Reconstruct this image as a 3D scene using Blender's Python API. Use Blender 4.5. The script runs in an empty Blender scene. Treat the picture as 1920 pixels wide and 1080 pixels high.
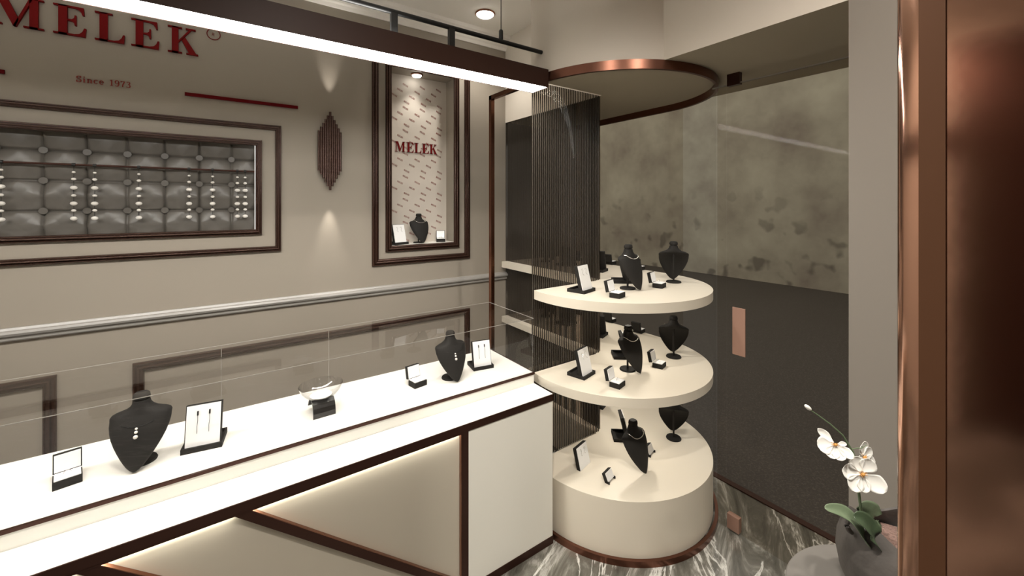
import bpy, bmesh, math, random
from mathutils import Vector, Matrix
random.seed(7)
PI = math.pi
S = bpy.context.scene
COL = S.collection
def R(d): return math.radians(d)

# ------------------------------------------------------------------ materials
def lin(r, g, b):
    f = lambda c: (c/255)/12.92 if c <= 10 else (((c/255)+.055)/1.055)**2.4
    return (f(r), f(g), f(b), 1)
def mat(name, col, rough=.5, metal=0, spec=.5, emit=None, estr=0, bump=0, bscale=60, var=0, vscale=8, coat=0):
    m = bpy.data.materials.new(name); m.use_nodes = True
    nt = m.node_tree; b = nt.nodes['Principled BSDF']
    b.inputs['Base Color'].default_value = col
    b.inputs['Roughness'].default_value = rough
    b.inputs['Metallic'].default_value = metal
    b.inputs['Specular IOR Level'].default_value = spec
    b.inputs['Coat Weight'].default_value = coat
    if emit:
        b.inputs['Emission Color'].default_value = emit; b.inputs['Emission Strength'].default_value = estr
    tc = nt.nodes.new('ShaderNodeTexCoord')
    if var:
        n = nt.nodes.new('ShaderNodeTexNoise'); n.inputs['Scale'].default_value = vscale; n.inputs['Detail'].default_value = 4
        nt.links.new(tc.outputs['Object'], n.inputs['Vector'])
        mx = nt.nodes.new('ShaderNodeMixRGB'); mx.blend_type = 'MULTIPLY'; mx.inputs['Fac'].default_value = var
        mx.inputs['Color1'].default_value = col
        cr = nt.nodes.new('ShaderNodeValToRGB'); cr.color_ramp.elements[0].color = (.35,.35,.35,1); cr.color_ramp.elements[1].color = (1.3,1.3,1.3,1)
        cr.color_ramp.elements[0].position = .3; cr.color_ramp.elements[1].position = .7
        nt.links.new(n.outputs['Fac'], cr.inputs['Fac']); nt.links.new(cr.outputs['Color'], mx.inputs['Color2'])
        nt.links.new(mx.outputs['Color'], b.inputs['Base Color'])
    if bump:
        n = nt.nodes.new('ShaderNodeTexNoise'); n.inputs['Scale'].default_value = bscale; n.inputs['Detail'].default_value = 3
        nt.links.new(tc.outputs['Object'], n.inputs['Vector'])
        bp = nt.nodes.new('ShaderNodeBump'); bp.inputs['Strength'].default_value = bump; bp.inputs['Distance'].default_value = .01
        nt.links.new(n.outputs['Fac'], bp.inputs['Height']); nt.links.new(bp.outputs['Normal'], b.inputs['Normal'])
    return m
def glass(name, tint=(1,1,1,1), ior=1.45, rough=0.0, boost=1.0):
    """thin pane: transparent with a fresnel reflection"""
    m = bpy.data.materials.new(name); m.use_nodes = True; nt = m.node_tree; nt.nodes.clear()
    o = nt.nodes.new('ShaderNodeOutputMaterial'); mx = nt.nodes.new('ShaderNodeMixShader')
    t = nt.nodes.new('ShaderNodeBsdfTransparent'); t.inputs['Color'].default_value = tint
    g = nt.nodes.new('ShaderNodeBsdfGlossy'); g.inputs['Roughness'].default_value = rough
    f0 = ((ior-1)/(ior+1))**2
    f = nt.nodes.new('ShaderNodeLayerWeight'); f.inputs['Blend'].default_value = .5
    pw = nt.nodes.new('ShaderNodeMath'); pw.operation = 'POWER'; pw.inputs[1].default_value = 5
    mul = nt.nodes.new('ShaderNodeMath'); mul.operation = 'MULTIPLY_ADD'; mul.inputs[1].default_value = (1-f0)*boost; mul.inputs[2].default_value = f0*boost; mul.use_clamp = True
    nt.links.new(f.outputs['Facing'], pw.inputs[0]); nt.links.new(pw.outputs[0], mul.inputs[0]); nt.links.new(mul.outputs[0], mx.inputs[0])
    nt.links.new(t.outputs[0], mx.inputs[1]); nt.links.new(g.outputs[0], mx.inputs[2]); nt.links.new(mx.outputs[0], o.inputs[0])
    return m
def emis(name, col, s):
    m = bpy.data.materials.new(name); m.use_nodes = True; nt = m.node_tree; nt.nodes.clear()
    o = nt.nodes.new('ShaderNodeOutputMaterial'); e = nt.nodes.new('ShaderNodeEmission')
    e.inputs['Color'].default_value = col; e.inputs['Strength'].default_value = s
    nt.links.new(e.outputs[0], o.inputs[0]); return m

WARM = (1, .93, .83, 1)
M = dict(
    wall=mat('wall_paint', (.315,.278,.232,1), .55, spec=.3),
    header=mat('header_paint', (.66,.605,.53,1), .6, spec=.2),
    ceil=mat('ceiling_paint', (.86,.83,.77,1), .7),
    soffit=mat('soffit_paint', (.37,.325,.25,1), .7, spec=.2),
    crown=mat('crown_white', (.85,.82,.77,1), .5),
    rail=mat('rail_grey', (.30,.285,.265,1), .3, spec=.8),
    frame=mat('dark_bronze_frame', (.060,.028,.019,1), .24, metal=.55, bump=.25, bscale=180, spec=.8),
    bronze=mat('bronze_trim', (.055,.022,.015,1), .35, metal=.6),
    copper=mat('copper', (.33,.155,.10,1), .22, metal=1),
    copper_pol=mat('copper_polished', (.55,.32,.235,1), .11, metal=1, bump=.015, bscale=12),
    ringm=mat('ring_copper', (.17,.075,.05,1), .3, metal=.9),
    copper_matt=mat('copper_matt', (.085,.036,.016,1), .7, metal=0, spec=.2),
    copper_plate=mat('copper_plate', (.34,.20,.15,1), .45, metal=.3),
    fixture=mat('fixture_brown', (.032,.012,.007,1), .5, metal=0, spec=.25),
    black=mat('black_velvet', (.017,.0155,.014,1), .75, spec=.25),
    blackgloss=mat('black_satin', (.012,.011,.010,1), .28, spec=.7),
    blackmetal=mat('black_metal', (.01,.01,.01,1), .45),
    white=mat('white_lacquer', (.86,.845,.79,1), .35),
    cream=mat('cream_panel', (.56,.51,.42,1), .45, spec=.3),
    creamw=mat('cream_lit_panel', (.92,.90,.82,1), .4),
    shelf=mat('shelf_cream', (.75,.69,.585,1), .4),
    pad=mat('white_pad', (.9,.9,.9,1), .6),
    red=mat('sign_red', (.15,.004,.004,1), .65, spec=.12),
    redbar=mat('bar_red', (.11,.001,.003,1), .65, spec=.12),
    redprint=mat('print_red', (.24,.045,.035,1), .7, spec=.1),
    paper=mat('wallpaper', (.66,.60,.53,1), .7),
    leather=mat('grey_leather', (.115,.105,.092,1), .36, spec=.6),
    pearl=mat('pearl', (.84,.81,.76,1), .15, coat=.6),
    silver=mat('silver', (.75,.74,.72,1), .18, metal=1),
    darkpanel=mat('dark_gloss_panel', (.04,.034,.028,1), .08, spec=.8),
    rib=mat('smoked_rib', (.045,.038,.031,1), .25, spec=.7),
    pot=mat('pot_grey', (.085,.075,.068,1), .65, bump=.25, bscale=30, var=.45, vscale=14),
    soil=mat('soil', (.27,.17,.14,1), .95, bump=.9, bscale=160, var=.5, vscale=200),
    leaf=mat('orchid_leaf', (.15,.20,.12,1), .42, var=.3, vscale=25),
    leafd=mat('orchid_leaf_dark', (.05,.075,.04,1), .4, var=.3, vscale=25),
    stem=mat('orchid_stem', (.13,.18,.10,1), .5),
    petal=mat('orchid_petal', (.86,.85,.80,1), .5),
    lip=mat('orchid_throat', (.62,.30,.07,1), .5),
    table=mat('table_grey', (.175,.162,.147,1), .4),
    pier=mat('pier_paint', (.215,.193,.167,1), .6, spec=.2),
    lit=emis('lamp_diffuser', (1,.965,.90,1), 42),
    up=emis('up_diffuser', (1,.96,.9,1), 28),
    spot=emis('downlight_glow', (1,.95,.86,1), 14),
    led=emis('led_strip', (1,.95,.82,1), 26),
    led2=emis('led_strip_soft', (1,.96,.9,1), 1.6),
    glass=glass('clear_glass', (.97,.97,.965,1), 1.45),
    casegl=glass('case_glass', (.975,.97,.965,1), 1.5, boost=.8),
    doorgl=glass('door_glass', (.92,.90,.87,1), 1.4, boost=.05),
    curve=glass('curved_glass', (.965,.96,.95,1), 1.4, boost=.06),
    smoke=glass('smoked_glass', (.60,.55,.50,1), 1.45, boost=.4),
    bangle=glass('bowl_glass', (.96,.96,.96,1), 1.5, boost=1.6),
)

def marble():
    m = mat('marble_floor', (.2,.2,.18,1), .12, spec=.6); nt = m.node_tree; b = nt.nodes['Principled BSDF']; N = nt.nodes; Lk = nt.links
    tc = N.new('ShaderNodeTexCoord'); mp = N.new('ShaderNodeMapping'); mp.inputs['Scale'].default_value = (.75,2.7,1)
    m0 = N.new('ShaderNodeMapping'); m0.inputs['Rotation'].default_value = (0,0,R(-28))
    Lk.new(tc.outputs['Object'], m0.inputs['Vector']); Lk.new(m0.outputs[0], mp.inputs['Vector'])
    n1 = N.new('ShaderNodeTexNoise'); n1.inputs['Scale'].default_value = 2.4; n1.inputs['Detail'].default_value = 12; n1.inputs['Roughness'].default_value = .66; n1.inputs['Distortion'].default_value = 1.3
    Lk.new(mp.outputs[0], n1.inputs['Vector'])
    cr = N.new('ShaderNodeValToRGB'); e = cr.color_ramp.elements
    e[0].position = .33; e[0].color = (.05,.047,.038,1); e[1].position = .5; e[1].color = (.12,.113,.095,1)
    for p, c in ((.56,(.20,.19,.165,1)), (.61,(.38,.365,.33,1)), (.65,(.20,.19,.165,1)), (.75,(.42,.40,.36,1))):
        k = e.new(p); k.color = c
    Lk.new(n1.outputs['Fac'], cr.inputs['Fac'])
    w = N.new('ShaderNodeTexNoise'); w.inputs['Scale'].default_value = 1.6; w.inputs['Detail'].default_value = 10; w.inputs['Roughness'].default_value = .6; w.inputs['Distortion'].default_value = 1.0
    Lk.new(mp.outputs[0], w.inputs['Vector'])
    c2 = N.new('ShaderNodeValToRGB'); e = c2.color_ramp.elements; e[0].position = .475; e[0].color = (0,0,0,1); e[1].position = .5; e[1].color = (1,1,1,1); k = e.new(.515); k.color = (0,0,0,1)
    Lk.new(w.outputs['Fac'], c2.inputs['Fac'])
    mx = N.new('ShaderNodeMixRGB'); mx.inputs['Color2'].default_value = (.66,.645,.60,1)
    Lk.new(c2.outputs['Color'], mx.inputs['Fac']); Lk.new(cr.outputs['Color'], mx.inputs['Color1']); Lk.new(mx.outputs[0], b.inputs['Base Color'])
    return m
def asphalt():
    m = mat('asphalt', (.035,.03,.026,1), .6); nt = m.node_tree; b = nt.nodes['Principled BSDF']; N = nt.nodes; Lk = nt.links
    tc = N.new('ShaderNodeTexCoord'); n = N.new('ShaderNodeTexNoise'); n.inputs['Scale'].default_value = 60; n.inputs['Detail'].default_value = 6; n.inputs['Roughness'].default_value = .8
    mp = N.new('ShaderNodeMapping'); mp.inputs['Scale'].default_value = (1.3,1.3,1); Lk.new(tc.outputs['Object'], mp.inputs['Vector']); Lk.new(mp.outputs[0], n.inputs['Vector'])
    cr = N.new('ShaderNodeValToRGB'); e = cr.color_ramp.elements; e[0].position = .50; e[0].color = (.040,.032,.025,1); e[1].position = .80; e[1].color = (.16,.14,.12,1)
    Lk.new(n.outputs['Fac'], cr.inputs['Fac']); Lk.new(cr.outputs[0], b.inputs['Base Color']); return m
def facade():
    m = mat('outside_wall', (.3,.28,.22,1), .9); nt = m.node_tree; b = nt.nodes['Principled BSDF']; N = nt.nodes; Lk = nt.links
    tc = N.new('ShaderNodeTexCoord')
    n = N.new('ShaderNodeTexNoise'); n.inputs['Scale'].default_value = .8; n.inputs['Detail'].default_value = 5; n.inputs['Roughness'].default_value = .6
    Lk.new(tc.outputs['Object'], n.inputs['Vector'])
    cr = N.new('ShaderNodeValToRGB'); e = cr.color_ramp.elements; e[0].position = .3; e[0].color = (.21,.175,.135,1); e[1].position = .7; e[1].color = (.40,.37,.28,1)
    k = e.new(.5); k.color = (.31,.28,.21,1)
    Lk.new(n.outputs['Fac'], cr.inputs['Fac'])
    # darker stone blotches low on the wall
    v = N.new('ShaderNodeTexNoise'); v.inputs['Scale'].default_value = 2.6; v.inputs['Detail'].default_value = 1.5
    Lk.new(tc.outputs['Object'], v.inputs['Vector'])
    c2 = N.new('ShaderNodeValToRGB'); e = c2.color_ramp.elements; e[0].position = .60; e[0].color = (0,0,0,1); e[1].position = .68; e[1].color = (1,1,1,1)
    Lk.new(v.outputs['Fac'], c2.inputs['Fac'])
    sx = N.new('ShaderNodeSeparateXYZ'); Lk.new(tc.outputs['Object'], sx.inputs[0])
    mr = N.new('ShaderNodeMapRange'); mr.inputs[1].default_value = .6; mr.inputs[2].default_value = 2.2; mr.inputs[3].default_value = .75; mr.inputs[4].default_value = .08
    Lk.new(sx.outputs['Z'], mr.inputs[0])
    mu = N.new('ShaderNodeMath'); mu.operation = 'MULTIPLY'; Lk.new(c2.outputs[0], mu.inputs[0]); Lk.new(mr.outputs[0], mu.inputs[1])
    mx = N.new('ShaderNodeMixRGB'); mx.inputs['Color2'].default_value = (.10,.085,.065,1)
    Lk.new(mu.outputs[0], mx.inputs['Fac']); Lk.new(cr.outputs[0], mx.inputs['Color1']); Lk.new(mx.outputs[0], b.inputs['Base Color']); return m
M['marble'] = marble(); M['asphalt'] = asphalt(); M['facade'] = facade()

# ------------------------------------------------------------------ mesh helpers
class MB:
    def __init__(s): s.bm = bmesh.new()
    def box(s, x0, x1, y0, y1, z0, z1, mtx=None):
        vs = [s.bm.verts.new(Vector((x, y, z)) if mtx is None else mtx @ Vector((x, y, z))) for x in (x0,x1) for y in (y0,y1) for z in (z0,z1)]
        for f in ((0,1,3,2),(4,6,7,5),(0,4,5,1),(2,3,7,6),(0,2,6,4),(1,5,7,3)): s.bm.faces.new([vs[i] for i in f])
        return s
    def prism(s, pts, fn, d0, d1):
        """extrude a 2-d polygon; fn(a, b, d) -> point"""
        a = [s.bm.verts.new(fn(p[0], p[1], d0)) for p in pts]; b = [s.bm.verts.new(fn(p[0], p[1], d1)) for p in pts]
        n = len(pts)
        s.bm.faces.new(a); s.bm.faces.new(b[::-1])
        for i in range(n): s.bm.faces.new([a[i], b[i], b[(i+1)%n], a[(i+1)%n]])
        return s
    def lathe(s, prof, c=(0,0,0), seg=32, axis='z', a0=0, a1=2*PI):
        full = abs(a1-a0-2*PI) < 1e-6; n = seg if full else seg+1; rings = []
        for r, z in prof:
            ring = []
            for i in range(n):
                t = a0+(a1-a0)*i/seg; p = Vector((r*math.cos(t), r*math.sin(t), z))
                if axis == 'y': p = Vector((p.x, p.z, p.y))
                if axis == 'x': p = Vector((p.z, p.x, p.y))
                ring.append(s.bm.verts.new(p+Vector(c)))
            rings.append(ring)
        for a, b in zip(rings, rings[1:]):
            for i in range(n if full else n-1): s.bm.faces.new([a[i], a[(i+1)%n], b[(i+1)%n], b[i]])
        if full:
            for ring, rv in ((rings[0], True), (rings[-1], False)):
                try: s.bm.faces.new(ring[::-1] if rv else ring)
                except Exception: pass
        return s
    def tube(s, pts, r, seg=8, closed=False):
        pts = [Vector(p) for p in pts]; n = len(pts); rings = []
        rr = r if isinstance(r, (list, tuple)) else [r]*n
        up = Vector((0,0,1))
        for i, p in enumerate(pts):
            a = pts[(i-1) % n] if (closed or i > 0) else p; b = pts[(i+1) % n] if (closed or i < n-1) else p
            t = (b-a).normalized(); u = t.cross(up)
            if u.length < .05: u = t.cross(Vector((0,1,0)))
            u.normalize(); v = t.cross(u)
            rings.append([s.bm.verts.new(p+rr[i]*(u*math.cos(2*PI*k/seg)+v*math.sin(2*PI*k/seg))) for k in range(seg)])
        m = n if closed else n-1
        for i in range(m):
            a, b = rings[i], rings[(i+1) % n]
            for k in range(seg): s.bm.faces.new([a[k], a[(k+1)%seg], b[(k+1)%seg], b[k]])
        if not closed: s.bm.faces.new(rings[0][::-1]); s.bm.faces.new(rings[-1])
        return s
    def sphere(s, c, r, seg=16, sc=(1,1,1)):
        mt = Matrix.Translation(c) @ Matrix.Diagonal((r*sc[0], r*sc[1], r*sc[2], 1))
        bmesh.ops.create_uvsphere(s.bm, u_segments=seg, v_segments=max(6, seg*2//3), radius=1, matrix=mt); return s
    def build(s, name, m, parent=None, smooth=False, bevel=0, loc=None, angle=35):
        bmesh.ops.recalc_face_normals(s.bm, faces=s.bm.faces)
        me = bpy.data.meshes.new(name); s.bm.to_mesh(me); s.bm.free()
        if isinstance(m, str): m = M[m]
        me.materials.append(m)
        if smooth:
            for p in me.polygons: p.use_smooth = True
            try: me.set_sharp_from_angle(angle=R(angle))
            except Exception: pass
        o = bpy.data.objects.new(name, me); COL.objects.link(o)
        if parent: o.parent = parent
        if loc: o.location = loc
        if bevel:
            b = o.modifiers.new('bevel', 'BEVEL'); b.width = bevel; b.segments = 2; b.limit_method = 'ANGLE'; b.angle_limit = R(40)
        return o
def tag(o, label=None, cat=None, group=None, kind=None):
    if label: o['label'] = label
    if cat: o['category'] = cat
    if group: o['group'] = group
    if kind: o['kind'] = kind
    return o
def struct(o, label=None): o['kind'] = 'structure'; return tag(o, label)
def thing(name, label, cat, loc=(0,0,0), yaw=0, group=None):
    o = bpy.data.objects.new(name, None); COL.objects.link(o); o.empty_display_size = .05
    o.location = loc; o.rotation_euler = (0,0,R(yaw)); return tag(o, label, cat, group)
def dup(root, loc, yaw, label, group=None, scale=1):
    def rec(o, par):
        c = o.copy(); COL.objects.link(c)
        if par: c.parent = par
        for ch in list(o.children): rec(ch, c)
        return c
    c = rec(root, None); c.location = loc; c.rotation_euler = (0,0,R(yaw)); c['label'] = label; c.scale = (scale,)*3
    if group: c['group'] = group
    elif 'group' in c: del c['group']
    return c

# ------------------------------------------------------------------ key dimensions (metres)
YW = 2.84          # back wall
XH = 1.936         # header over the window strip
ZS = 2.378         # soffit
ZC = 3.076         # ceiling
CX, CY = 1.94, 1.69     # centre of the round display
RG, RS = .567, .546
YR = 1.776         # ribbed screen
XG = 2.176         # glass door
XO = 2.536         # outer face of shop front
XL, YB = -3.2, -2.6     # rest of the shop, behind the camera

# ------------------------------------------------------------------ room shell
struct(MB().box(XL, XO, YB, 3.2, -.12, 0).build('floor', 'marble'))
struct(MB().box(XL-.1, XO+.3, YB-.1, 3.2, ZC, ZC+.12).build('ceiling', 'ceil'))
# back wall with an opening for the padded niche and for the tall niche
TX0, TX1, TZ0, TZ1 = -1.42, .166, 1.549, 2.050
NX0, NX1, NZ0, NZ1 = .972, 1.470, 1.408, 2.668
w = MB()
for a in ((XL,TX0,0,ZC),(TX0,TX1,0,TZ0),(TX0,TX1,TZ1,ZC),(TX1,NX0,0,ZC),(NX0,NX1,0,NZ0),(NX0,NX1,NZ1,ZC),(NX1,XO+.3,0,ZC)):
    w.box(a[0], a[1], YW, YW+.10, a[2], a[3])
w.box(TX0-.05, TX1+.05, YW+.10, YW+.16, TZ0-.05, TZ1+.05)
ND = .155
w.box(NX0-.03, NX0, YW+.10, YW+ND+.03, NZ0-.03, NZ1+.03); w.box(NX1, NX1+.03, YW+.10, YW+ND+.03, NZ0-.03, NZ1+.03)
w.box(NX0-.03, NX1+.03, YW+ND+.01, YW+ND+.04, NZ0-.03, NZ1+.03)
w.box(NX0, NX1, YW+.10, YW+ND+.02, NZ1, NZ1+.03); w.box(NX0, NX1, YW+.10, YW+ND+.02, NZ0-.03, NZ0)
struct(w.build('wall_back', 'wall'))
struct(MB().box(XL-.1, XL, YB, YW, 0, ZC).build('wall_left', 'header'))
struct(MB().box(XL, XL+.04, .43, YW, 2.10, 2.30).build('trim_4', 'bronze'))  # unseen dark band added to show as a reflection in the copper column
struct(MB().box(XL, XL+.05, -1.3, .66, 0, ZC-.11).build('trim_5', 'bronze'))  # unseen dark panel added to darken the reflection at the column's right edge
struct(MB().box(XL-.1, XO, YB-.1, YB, 0, ZC).build('wall_rear', 'wall'))
struct(MB().box(1.702, XO, YB, .475, 0, ZC).build('wall_pier', 'pier'))
# header above the shop front: straight part, drum around the round display, strip
def drum(bm_fn_r, a_from=None, n=64): pass
aL = math.atan2(YR-CY, -math.sqrt(RG**2-(YR-CY)**2))      # left end of the drum (angle)
if aL < 0: aL += 2*PI
aR = 2*PI - math.acos(-(CX-1.702)/RG)                        # meets the straight header
pts = [(XO, .475), (XO, YW), (XH, YW), (XH, YR)]
arc = [(CX+RG*math.cos(aL+(aR-aL)*i/60), CY+RG*math.sin(aL+(aR-aL)*i/60)) for i in range(61)]
pts += arc + [(1.702, .475)]
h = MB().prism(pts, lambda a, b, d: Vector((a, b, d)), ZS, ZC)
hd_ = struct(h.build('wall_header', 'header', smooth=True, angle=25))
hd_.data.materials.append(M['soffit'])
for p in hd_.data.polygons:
    if abs(p.normal.z) > .9 and p.center.z < ZS+.01: p.material_index = 1  # downward faces of the header get the darker brown colour
# crown moulding, chair rail
prof = [(0,0),(.012,0),(.02,.02),(.03,.03),(.034,.048),(.05,.056),(.055,.075),(.075,.082),(.08,.107),(0,.107)]
struct(MB().prism([(YW-p, ZC-.107+q) for p, q in prof], lambda a, b, d: Vector((d, a, b)), XL, XH).build('trim_crown', 'crown'))
prof = [(0,0),(.014,.0),(.018,.006),(.018,.022),(.03,.026),(.034,.036),(.03,.046),(.02,.05),(.014,.06),(0,.06)]
struct(MB().prism([(YW-p, 1.081+q) for p, q in prof], lambda a, b, d: Vector((d, a, b)), XL, XH+.002).build('trim_rail', 'rail'))
struct(MB().prism([(YW, 0), (YW-.018, 0), (YW-.018, .09), (YW-.008, .1), (YW, .1)], lambda a, b, d: Vector((d, a, b)), XL, XH).build('baseboard_back', 'crown'))
# outside
struct(MB().box(XO, 14, -12, 22, -.14, -.012).build('ground_outside', 'asphalt'))
struct(MB().box(9.8, 10.1, -6, 20, -.1, 6.5).build('wall_outside', 'facade'))
struct(MB().box(XO-.02, XO+.02, -.0+.475, YW, -.05, .006).build('threshold', 'bronze'))

# ------------------------------------------------------------------ mouldings on the back wall
def moulding(name, x0, x1, z0, z1, wd, label, depth=.026, y=YW):
    """picture-frame moulding with a stepped profile, mitred at the corners"""
    b = MB().bm
    pr = [(0,0),(0,.45),(.10,.75),(.22,.78),(.27,.5),(.34,.5),(.42,.95),(.52,1.0),(.62,.92),(.68,.6),(.75,.6),(.80,.72),(.92,.6),(1,.3),(1,0)]
    loops = []
    for t, d in pr:
        o = t*wd; yy = y - d*depth
        loops.append([b.verts.new((x, yy, z)) for x, z in ((x0+o,z0+o),(x1-o,z0+o),(x1-o,z1-o),(x0+o,z1-o))])
    for a, c in zip(loops, loops[1:]):
        for i in range(4): b.faces.new([a[i], a[(i+1)%4], c[(i+1)%4], c[i]])
    m = MB(); m.bm = b
    return tag(m.build(name, 'frame', smooth=True, angle=20), label, 'frame')
moulding('wall_moulding', -1.69, .297, 1.420, 2.172, .031, 'wide outer dark bronze moulding around the padded grey display recess')
moulding('wall_moulding', -1.45, .198, 1.522, 2.076, .033, 'inner dark bronze moulding bordering the padded grey display recess')
moulding('wall_moulding', .837, 1.594, 1.278, 2.80, .046, 'outer dark bronze moulding around the tall lit wall niche')
moulding('wall_moulding', .930, 1.500, 1.368, 2.708, .044, 'inner dark bronze moulding bordering the tall lit wall niche')
moulding('wall_moulding', -.368, 1.594, .16, .888, .046, 'long low dark bronze wall moulding seen through the glass counter, below the grey rail')
moulding('wall_moulding', -2.5, -.634, .16, .895, .046, 'low dark bronze wall moulding at the far left behind the glass counter')

# ------------------------------------------------------------------ letters
def gl_E(): return [[(.12,0),(.33,0),(.33,1),(.12,1)],
    [(0,0),(.76,0),(.78,.30),(.735,.30),(.69,.17),(.62,.085),(.50,.05),(0,.05)],
    [(0,.95),(.50,.95),(.60,.915),(.66,.84),(.69,.74),(.735,.74),(.72,1),(0,1)],
    [(.33,.49),(.44,.48),(.49,.44),(.505,.35),(.545,.35),(.545,.70),(.505,.70),(.49,.60),(.44,.55),(.33,.54)]]
def gl_L(): return [[(.12,0),(.33,0),(.33,1),(.12,1)], [(0,0),(.76,0),(.78,.30),(.735,.30),(.69,.17),(.62,.085),(.50,.05),(0,.05)], [(0,.95),(.45,.95),(.45,1),(0,1)]]
def gl_K(): return [[(.12,0),(.32,0),(.32,1),(.12,1)], [(0,0),(.43,0),(.43,.05),(0,.05)], [(0,.95),(.43,.95),(.43,1),(0,1)],
    [(.32,.40),(.32,.48),(.65,.95),(.72,.95)], [(.42,.50),(.51,.66),(.87,.05),(.64,.05)], [(.54,.95),(.85,.95),(.85,1),(.54,1)], [(.56,0),(.93,0),(.93,.05),(.56,.05)]]
def gl_M(): return [[(.11,0),(.165,0),(.165,1),(.11,1)], [(0,0),(.28,0),(.28,.05),(0,.05)], [(0,.95),(.2,.95),(.2,1),(0,1)],
    [(.12,1),(.345,1),(.64,.22),(.575,0),(.515,0)], [(.515,0),(.575,0),(.93,.96),(.93,1),(.87,1)], [(.86,0),(1.05,0),(1.05,1),(.86,1)],
    [(.73,0),(1.17,0),(1.17,.05),(.73,.05)], [(.86,.95),(1.17,.95),(1.17,1),(.86,1)]]
GL = dict(M=(gl_M,1.17), E=(gl_E,.78), L=(gl_L,.78), K=(gl_K,.93))
def letter(mb, ch, x, z, w_, h_, y0, y1, shear=0, rot=0, cx=0, cz=0):
    f, uw = GL[ch]
    for poly in f():
        def fn(a, b, d):
            X = x+a/uw*w_+shear*b*h_; Z = z+b*h_
            if rot: dx, dz = X-cx, Z-cz; X, Z = cx+dx*math.cos(rot)-dz*math.sin(rot), cz+dx*math.sin(rot)+dz*math.cos(rot)
            return Vector((X, d, Z))
        mb.prism(poly, fn, y0, y1)
def strokes(mb, paths, x, z, s, y0, y1, thin=.06, thick=.16):
    """serif lettering drawn with a broad nib: vertical strokes thick, horizontal thin"""
    for path in paths:
        n = len(path); L = []; Rr = []
        for i, p in enumerate(path):
            a = path[max(0,i-1)]; b = path[min(n-1,i+1)]
            t = Vector((b[0]-a[0], b[1]-a[1])); t = t.normalized() if t.length else Vector((1,0))
            w_ = thin+(thick-thin)*abs(t.y)**1.5; nn = Vector((-t.y, t.x))*w_/2
            L.append((p[0]+nn.x, p[1]+nn.y)); Rr.append((p[0]-nn.x, p[1]-nn.y))
        for i in range(n-1):
            mb.prism([L[i], L[i+1], Rr[i+1], Rr[i]], lambda a, b, d: Vector((x+a*s, d, z+b*s)), y0, y1)
def arcp(cx, cy, rx, ry, a0, a1, n=12): return [(cx+rx*math.cos(R(a0+(a1-a0)*i/n)), cy+ry*math.sin(R(a0+(a1-a0)*i/n))) for i in range(n+1)]
GS = {
 'S': (.62, [arcp(.3,.74,.22,.23,40,270,14)+arcp(.3,.255,.24,.255,90,-140,14), [(.50,.99),(.50,.72)], [(.07,.0),(.07,.28)]]),
 'i': (.34, [[(.17,0),(.17,.62)], [(.04,.02),(.30,.02)], [(.05,.60),(.17,.60)], [(.17,.82),(.17,.95)]]),
 'n': (.68, [[(.16,0),(.16,.62)], [(.03,.02),(.29,.02)], [(.04,.60),(.16,.60)], arcp(.34,.42,.18,.2,170,0,10)+[(.52,0)], [(.39,.02),(.65,.02)]]),
 'c': (.54, [arcp(.29,.31,.22,.31,50,315,16), [(.42,.50),(.42,.56)]]),
 'e': (.56, [[(.08,.34),(.48,.34)]+arcp(.28,.34,.21,.29,0,180,10)+arcp(.28,.31,.21,.31,175,320,10)]),
 '1': (.5, [[(.26,0),(.26,1)], [(.08,.02),(.44,.02)], [(.08,.86),(.26,.98)]]),
 '9': (.6, [arcp(.3,.7,.22,.29,0,360,20), [(.52,.7)]+arcp(.27,.45,.25,.45,10,-130,12)]),
 '7': (.58, [[(.08,.97),(.54,.97)], [(.08,1.0),(.08,.78)], [(.53,.97),(.38,.6),(.28,.3),(.27,0)]]),
 '3': (.58, [arcp(.27,.76,.2,.22,150,-90,12)+arcp(.26,.27,.24,.27,90,-150,14)]),
 ' ': (.42, [])}
sign = thing('shop_sign', 'large red raised serif MELEK letters high on the beige wall', 'sign', (0, YW, 2.509))
for ch, x0, x1, zz in (('M',-.842,-.674,0),('E',-.644,-.534,0),('L',-.504,-.396,0),('E',-.372,-.263,0),('K',-.229,-.101,0)):
    b = MB(); letter(b, ch, x0, 0, x1-x0, .139, -.016, 0); b.build('letter', 'red', sign)
rm = MB(); rm.tube([( -.033+.030*math.cos(t*PI/16), -.004, .138+.030*math.sin(t*PI/16)) for t in range(32)], .0022, 6, True)
strokes(rm, [[(.1,0),(.1,.9)], [(.1,.9)]+arcp(.35,.67,.22,.22,90,-90,8)+[(.1,.45)], [(.3,.45),(.6,0)]], -.041, .129, .018, -.003, 0, .1, .1)
rm.build('registered_mark', 'red', sign)
since = thing('small_sign', 'small dark red Since 1973 lettering on the beige wall', 'sign', (-.57, YW, 2.293))
tot = sum(GS[c][0] for c in 'Since 1973')+.16*9; s_ = .194/tot; x = 0
for c in 'Since 1973':
    if c != ' ':
        b = MB(); strokes(b, GS[c][1], x, 0, s_*1.02, -.004, 0); b.build('letter', 'redprint', since)
    x += (GS[c][0]+.16)*s_
tag(MB().box(-.159, .388, YW-.010, YW, 2.287, 2.305).build('red_bar', 'redbar', bevel=.001), 'thin red bar on the wall right of the Since 1973 lettering', 'wall decoration')
tag(MB().box(-1.34, -.795, YW-.010, YW, 2.287, 2.305).build('red_bar', 'redbar', bevel=.001), 'thin red bar cut by the left edge, below the big letters', 'wall decoration')

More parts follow.
